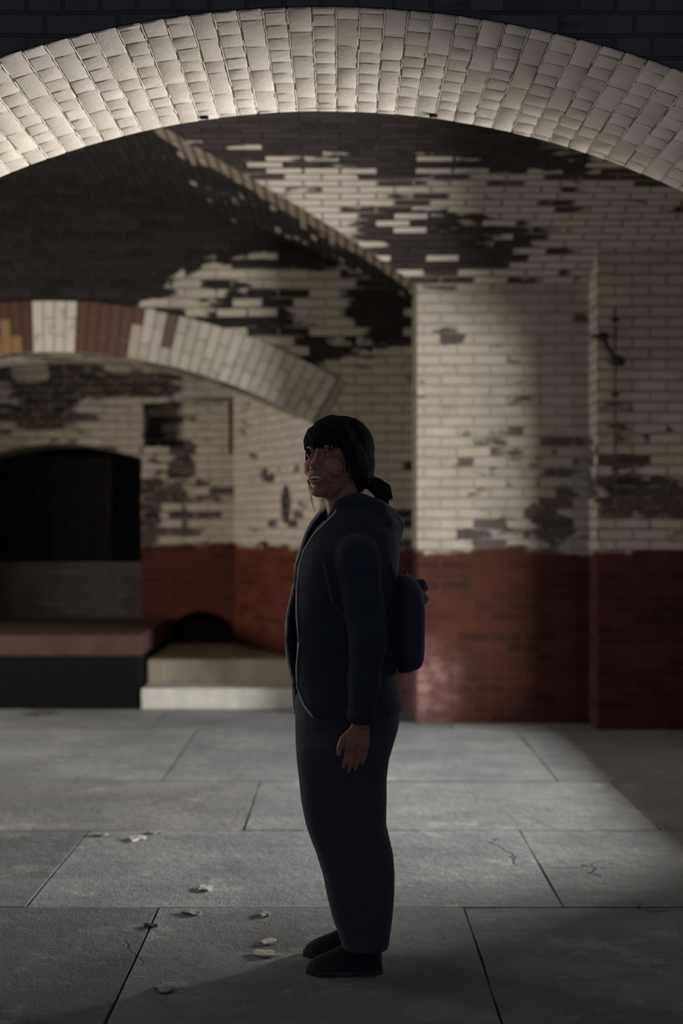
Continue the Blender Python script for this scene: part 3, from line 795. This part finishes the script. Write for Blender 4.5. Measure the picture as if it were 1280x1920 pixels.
# eyes, brows, teeth, lips colour
eye_w = plain('eye_white', (.45, .42, .40), .3, .5, amt=.05); iris = plain('dark_iris', (.02, .012, .008), .2, .6)
for s_ in (1, -1):
    bm = bmesh.new(); ellip(bm, (.0835, s_ * .030, .0005), (.007, .0115, .0036), None, HM); e = pobj('eye', bm, eye_w)
    bm = bmesh.new(); ellip(bm, (.0895, s_ * .030, .0003), (.0022, .0042, .0036), None, HM); pobj('iris', bm, iris, e)
    bm = bmesh.new(); chain(bm, [(H(.090, s_ * .019, .0035), .0012), (H(.0915, s_ * .029, .0052), .0016), (H(.086, s_ * .043, .003), .0010)]); pobj('eyelash', bm, hair_m)
    bm = bmesh.new(); chain(bm, [(H(.091, s_ * .014, .024), .0022), (H(.091, s_ * .028, .029), .0026), (H(.079, s_ * .046, .025), .0014)]); pobj('eyebrow', bm, hair_m)
bm = bmesh.new()
tp = [(.0735, .029, -.0560), (.0800, .019, -.0600), (.0845, .0115, -.0605), (.0865, .004, -.0605), (.0865, -.004, -.0605), (.0845, -.0115, -.0605), (.0800, -.019, -.0600), (.0735, -.029, -.0560)]
for p in tp: ellip(bm, p, (.0035, .0040, .0052), None, HM)
pobj('teeth', bm, plain('tooth_enamel', (.75, .72, .64), .25, .6, amt=.04))
bm = bmesh.new(); ellip(bm, (.0705, 0, -.0625), (.010, .028, .0085), None, HM); pobj('mouth', bm, plain('mouth_interior', (.06, .015, .012), .5))

# --- hair: cap, fringe, low ponytail, wisps
bm = bmesh.new()
e = lambda c, r, rot=None: ellip(bm, c, r, rot, HM)
e((-.020, 0, .040), (.098, .083, .088)); e((-.052, 0, .0), (.070, .078, .085)); e((-.060, 0, -.038), (.048, .058, .05))
e((.040, 0, .068), (.050, .066, .046)); e((.055, 0, .047), (.0425, .061, .029)); e((-.012, .070, -.008), (.036, .018, .038)); e((-.012, -.070, -.008), (.036, .018, .038))
for k in range(13):                                    # fringe in locks
    y = -.060 + .010 * k; ex = .004 * math.sin(k * 2.3)
    fx = .099 - 5.5 * y * y
    chain(bm, [(H(.045 - 3 * y * y, y * .7, .108 - 4 * y * y), .012), (H(fx - .012, y * .95, .075 - 3 * y * y), .011), (H(fx - .004, y, .045), .0085), (H(fx - .007, y * 1.03, .019 + ex), .0035)])
for s_ in (1, -1):                                     # hair swept over the ears
    for k in range(6):
        t = k / 5
        chain(bm, [(H(.060 - .03 * t, s_ * .058, .070), .014), (H(.035 - .035 * t, s_ * .077, .025), .012), (H(.012 - .04 * t, s_ * .081, -.012), .011), (H(-.025 - .025 * t, s_ * .070, -.038 - .01 * t), .011), (H(-.07, s_ * .03, -.062), .014)])
    chain(bm, [(H(.062, s_ * .060, .040), .009), (H(.046, s_ * .074, -.005), .006), (H(.036, s_ * .073, -.040), .003)])
hair = pobj('hair', bm, hair_m); voxel(hair, .003, 2)
# ponytail, image-right of the nape
bm = bmesh.new()
pt = [P(690, 902, .045), P(702, 910, .04), P(716, 924, .035), P(727, 940, .03)]
ra = random.Random(3)
for k in range(34):
    a = ra.uniform(0, 2 * PI); r = ra.uniform(.2, 1)
    off = [Vector((math.cos(a) * q * r * .6, math.sin(a) * q * r, math.sin(a + 1) * q * r * .9)) for q in (.012, .021, .026, .020)]
    chain(bm, [(pt[i] + off[i] + Vector((ra.uniform(-.004, .004), 0, ra.uniform(-.004, .004))) * (i > 1) * 1.5, [.008, .0075, .006, .0012][i]) for i in range(4)])
capsule(bm, P(684, 898, .045), pt[1], .022, .022)
pobj('ponytail', bm, hair_m, hair); 
bm = bmesh.new(); bt = Vector((pt[1].x - pt[0].x, 0, pt[1].z - pt[0].z)).normalized()
chain(bm, [(P(692 + 0, 903, .042) + Matrix.Rotation(2 * PI * k / 12, 3, bt) @ Vector((-bt.z, 0, bt.x)) * .021, .0045) for k in range(13)])
pobj('hair_tie', bm, plain('elastic', (.03, .03, .035)), hair)
def wisp(name, pts, r):
    n = len(pts); pobj(name, tube(pts, r, 5, taper=[1 - .7 * i / (n - 1) for i in range(n)]), hair_m, hair)
wisp('loose_strand', [P(579, 905, -.04), P(581, 925, -.045), P(585, 945, -.045), P(590, 962, -.05)], .0011)
wisp('loose_strand', [P(581, 905, -.04), P(584, 930, -.045), P(588, 950, -.045), P(592, 962, -.05)], .0012)
wisp('loose_strand', [P(577, 900, -.04), P(580, 918, -.045), P(583, 938, -.045), P(586, 950, -.05)], .0008)
wisp('loose_strand', [P(697, 880, .04), P(701, 895, .04), P(708, 908, .04), P(718, 920, .04), P(730, 932, .04)], .0014)
wisp('loose_strand', [P(665, 783, .03), P(676, 787, .03), P(684, 797, .03)], .0009)

# --- shirt
def secs(rows, b, dy=0):
    out = []
    for (y, xl, xr), bb in zip(rows, b):
        l, r = P(xl, y, dy), P(xr, y, dy)
        out.append(((l.x + r.x) / 2, PD + dy, l.z, (r.x - l.x) / 2, bb))
    return out
bm = bmesh.new()
rows = [(976, 606, 700), (990, 592, 718), (1020, 578, 728), (1060, 569, 730), (1110, 561, 728), (1160, 557, 722), (1220, 556, 715), (1280, 560, 718), (1335, 564, 730)]
loft(bm, secs(rows, [.07, .12, .15, .16, .155, .15, .145, .15, .155]), 36)
pobj('shirt', bm, shirt_m)

# --- trousers
bm = bmesh.new()
rowsN = [(1300, 553, 745), (1335, 553, 751), (1365, 553, 747), (1395, 554, 738), (1425, 556, 729), (1460, 560, 725), (1500, 564, 725), (1545, 573, 724), (1575, 583, 731),
         (1600, 593, 737), (1640, 605, 740), (1680, 613, 739), (1720, 623, 736), (1750, 634, 732), (1778, 643, 728)]
bN = [.16, .165, .16, .115, .098, .094, .091, .085, .083, .082, .080, .076, .070, .065, .062]
def leg(rows, b, sgn, shift=0):
    s2 = []
    for i, ((y, xl, xr), bb) in enumerate(zip(rows, b)):
        dy = 0 if i < 3 else sgn * .088
        dy = sgn * .088 * min(1, max(0, (i - 1) / 2.5))
        l, r = P(xl + shift, y, dy), P(xr + shift, y, dy)
        s2.append(((l.x + r.x) / 2, PD + dy, l.z, (r.x - l.x) / 2, bb if i > 2 else bb - abs(dy)))
    return s2
for sgn, sh in ((-1, 0), (1, -2)):
    r2 = rowsN if sgn < 0 else [(y, xl + (2 if y < 1600 else 8), xr - (0 if y < 1500 else 8)) for y, xl, xr in rowsN]
    s2 = leg(r2, bN, sgn, sh)
    # small folds
    s3 = []
    for i in range(len(s2) - 1):
        for k in range(4):
            t = k / 4; a = s2[i]; b_ = s2[i + 1]
            v = [a[j] * (1 - t) + b_[j] * t for j in range(5)]
            s3.append(tuple(v))
    s3.append(s2[-1]); loft(bm, s3, 36, power=2.15)
tr = pobj('trousers', bm, trouser_m); voxel(tr, .006, 5)

# --- jacket: open-fronted shell + sleeves + hood
JR = [(948, 612, 700), (962, 598, 716), (980, 584, 732), (1000, 572, 742), (1030, 562, 745), (1060, 554, 744), (1100, 545, 743), (1150, 539, 741), (1200, 537, 738), (1240, 541, 738), (1280, 547, 742), (1310, 551, 749), (1332, 554, 752)]
JB = [.085, .12, .150, .170, .185, .19, .188, .182, .178, .176, .178, .184, .186]
NZ = {948: 636, 962: 630, 980: 612, 1000: 592, 1030: 573, 1060: 564, 1100: 560, 1150: 560, 1200: 564, 1240: 560, 1280: 560, 1310: 572, 1332: 590}
FZ = {948: 618, 962: 602, 980: 588, 1000: 577, 1030: 567, 1060: 558, 1100: 553, 1150: 542, 1200: 538.5, 1240: 543, 1280: 551, 1310: 553, 1332: 555}
def interp(rows, n):
    out = []
    for i in range(len(rows) - 1):
        for k in range(n):
            t = k / n; out.append([a * (1 - t) + b * t for a, b in zip(rows[i], rows[i + 1])])
    out.append(list(rows[-1])); return out
bm = bmesh.new(); rings = []; nearz = []; farz = []
SEG = 56
full = [(y, xl, xr, b, NZ[y], FZ[y]) for (y, xl, xr), b in zip(JR, JB)]
for y, xl, xr, b, nz, fz in interp(full, 3):
    l, r = P(xl, y), P(xr, y); cx = (l.x + r.x) / 2; rx = (r.x - l.x) / 2
    an = math.acos(max(-1, min(1, (cx - P(nz, y).x) / rx))); af = math.acos(max(-1, min(1, (cx - P(fz, y).x) / rx)))
    a0 = PI + an; a1 = 3 * PI - af                      # goes round the near side, the back and the far side
    row = []
    for k in range(SEG + 1):
        a = a0 + (a1 - a0) * k / SEG
        fold = 1 + .012 * math.sin(a * 5 + y * .03) * math.sin(y * .045 + a)
        row.append(bm.verts.new((cx + rx * math.cos(a), PD + b * fold * math.sin(a), l.z)))
    rings.append(row); nearz.append(row[0].co.copy()); farz.append(row[-1].co.copy())
for r0, r1 in zip(rings, rings[1:]):
    for k in range(SEG): bm.faces.new((r0[k], r0[k + 1], r1[k + 1], r1[k]))
jk = pobj('jacket', bm, jacket_m)
m = jk.modifiers.new('t', 'SOLIDIFY'); m.thickness = .012; m.offset = 0; evaluate(jk)
# sleeves and hood go into the same surface
bm = bmesh.new(); bm.from_mesh(jk.data); bmesh.ops.translate(bm, verts=bm.verts[:], vec=O)
for S_, E_, W_, sg in ((nS, nE, nW, -1), (fS, fE, fW, 1)):
    n = 12; pts_ = []
    for k in range(n + 1):
        t = k / n
        p = S_.lerp(E_, t * 2) if t < .5 else E_.lerp(W_, (t - .5) * 2)
        r = .068 * (1 - t) + .040 * t + .003 * math.sin(k * 2.2)
        if k == n: r = .037
        pts_.append((p, r))
    chain(bm, [(P(655, 1008, sg * .075), .050), (S_, .066)]); chain(bm, pts_[:-1] + [(pts_[-1][0] + Vector((0, 0, .02)), .038)])
hood = [(P(622, 972, -.080), .016), (P(641, 950, -.085), .026), (P(672, 945, -.075), .034), (P(704, 960, -.055), .040), (P(722, 975, 0), .044),
        (P(705, 962, .055), .040), (P(675, 950, .075), .034), (P(640, 958, .08), .024), (P(612, 975, .07), .014)]
chain(bm, hood)
chain(bm, [(P(712, 985, -.06), .045), (P(728, 998, 0), .042), (P(712, 985, .06), .045)])
chain(bm, [(P(738, 985, -.035), .016), (P(747, 990, .0), .015), (P(738, 985, .035), .016)])
bpy.data.objects.remove(jk)
jk = pobj('jacket', bm, jacket_m); voxel(jk, .0055, 3)
bm = bmesh.new(); chain(bm, [(P(706, 946, -.03), .008), (P(728, 956, -.02), .009), (P(744, 970, -.01), .010), (P(752, 986, 0), .0105), (P(748, 1004, 0), .009), (P(743, 1022, 0), .006)])
hl = pobj('hood_rim_light', bm, cloth('teal_rim_light', (.05, .17, .18), (.06, .20, .21)), jk); hl['label'] = 'teal strip for the lit hood rim'  # brighter teal strip paints rim light onto the hood edge
# cuffs and zip tapes
for W_, E_, s_ in ((nW, nE, 1), (fW, fE, 1)):
    d = (W_ - E_).normalized(); pobj('cuff', tube([W_ - d * .035, W_ - d * .002], .0405, 20), jacket_m, jk)
zn = pobj('zip_tape', tube([v + Vector((-.003, -.009, 0)) for v in nearz], .0026, 6), white_m, jk); zn['label'] = 'pale zip edge'
zf = pobj('zip_tape', tube([v + Vector((-.007, -.004, 0)) for v in farz], .0032, 6, taper=[1.9 if i < 8 else (1.5 if i < 16 else 1.0) for i in range(len(farz))]), white_m, jk); zf['label'] = 'pale zip edge'
bm = bmesh.new(); chain(bm, [(farz[-1] + Vector((-.004, 0, .01)), .003), (farz[-1] + Vector((-.008, 0, -.012)), .002)]); pobj('zip_pull', bm, plain('steel', (.5, .5, .5), .3, metallic=1), jk)
for s_ in (-1, 1):
    pass

# --- shoes
for nm, dy, xs in (('near', -.082, 0), ('far', .082, -6)):
    bm = bmesh.new()
    heel = P(716 + xs, 1800, dy); toe = P(578 + xs, 1800, dy)
    Z0 = .0
    s2 = []
    for t, hw, hh in ((0, .022, .050), (.06, .033, .075), (.2, .037, .084), (.34, .040, .090), (.48, .043, .078), (.62, .046, .060), (.78, .047, .046), (.9, .040, .034), (1.0, .020, .018)):
        x = heel.x + (toe.x - heel.x) * t
        s2.append((x, hw, hh))
    rings = []
    for x, hw, hh in s2:
        r_ = []
        for k in range(20):
            a = 2 * PI * k / 20
            z = Z0 + .009 + max(-.004, math.sin(a)) * hh if math.sin(a) > 0 else Z0 + .006
            r_.append(bm.verts.new((x, heel.y + hw * math.cos(a) * (1 if math.sin(a) <= 0 else (1 - .25 * math.sin(a))), z)))
        rings.append(r_)
    for r0, r1 in zip(rings, rings[1:]):
        for k in range(20): bm.faces.new((r0[k], r0[(k + 1) % 20], r1[(k + 1) % 20], r1[k]))
    bm.faces.new(rings[0]); bm.faces.new(rings[-1][::-1])
    ank = heel.lerp(toe, .18)
    capsule(bm, Vector((ank.x, ank.y, .06)), Vector((ank.x + .0, ank.y, .085)), .040, .036)
    sh = pobj('shoe', bm, shoe_m); voxel(sh, .005, 3)
    bm = bmesh.new(); out = []
    for t in [k / 14 for k in range(15)]:
        x = heel.x + .002 + (toe.x - heel.x - .008) * t; hw = .034 + .016 * math.sin(min(1, t * 1.25) * PI / 2) - (.030 * max(0, t - .82) / .18) - (.014 * max(0, .1 - t) / .1)
        out.append((x, hw))
    lo = [(x, heel.y - h) for x, h in out] + [(x, heel.y + h) for x, h in out[::-1]]
    A = [bm.verts.new((x, y, .001)) for x, y in lo]; B = [bm.verts.new((x, y, .013)) for x, y in lo]
    bm.faces.new(A[::-1]); bm.faces.new(B)
    for k in range(len(lo)): bm.faces.new((A[k], A[(k + 1) % len(lo)], B[(k + 1) % len(lo)], B[k]))
    pobj('sole', bm, plain('rubber_sole', (.05, .05, .05), .7), sh, False)

# --- backpack
bp = empty('backpack', tuple(P(760, 1170)));
bp.location = P(765, 1170); bpO = Vector(bp.location)
tag(bp, 'small black backpack worn on the back of the standing woman', 'backpack')
def bobj(name, bm, mat, parent=bp):
    bmesh.ops.translate(bm, verts=bm.verts[:], vec=-bpO); bmesh.ops.recalc_face_normals(bm, faces=bm.faces[:])
    return obj(name, bm, mat, parent, True)
bm = bmesh.new()
rows = [(1076, 748, 764), (1080, 745, 773), (1090, 744, 783), (1105, 743, 791), (1140, 742, 795.5), (1180, 740, 795), (1215, 740, 794.5), (1235, 741, 793), (1247, 742, 788), (1254, 744, 775), (1260, 746, 758)]
loft(bm, secs(rows, [.05, .085, .11, .125, .135, .14, .14, .138, .13, .11, .07]), 40, power=2.9)
b_ = bobj('bag', bm, pack_m); voxel(b_, .006, 3)
bm = bmesh.new(); chain(bm, [(P(775, 1094, -.04), .012), (P(790, 1094, -.03), .013), (P(795, 1103, 0), .012), (P(790, 1094, .03), .012)]); bobj('top_flap', bm, pack_m)
bm = bmesh.new(); chain(bm, [(P(790, 1112, -.02), .010), (P(800, 1121, -.02), .006)]); chain(bm, [(P(796, 1128, -.02), .008), (P(802, 1122, -.02), .004)]); bobj('buckle', bm, plain('plastic_buckle', (.25, .25, .27), .3))
bm = bmesh.new(); chain(bm, [(P(755, 1085, -.02), .006), (P(760, 1074, -.01), .006), (P(760, 1074, .01), .006), (P(755, 1085, .02), .006)]); bobj('grab_loop', bm, pack_m)
for sg in (-1, 1):
    bm = bmesh.new(); pts_ = [P(742, 1090, sg * .08), P(725, 1040, sg * .11), P(700, 1000, sg * .125), P(668, 988, sg * .125), P(632, 1010, sg * .135), P(610, 1060, sg * .165), P(625, 1130, sg * .19), P(680, 1200, sg * .18), P(735, 1230, sg * .12)]
    for a, b2 in zip(pts_, pts_[1:]):
        chain(bm, [(a + Vector((0, -.012, 0)), .007), (b2 + Vector((0, -.012, 0)), .007)]); chain(bm, [(a + Vector((0, .012, 0)), .007), (b2 + Vector((0, .012, 0)), .007)])
    bobj('shoulder_strap', bm, pack_m)
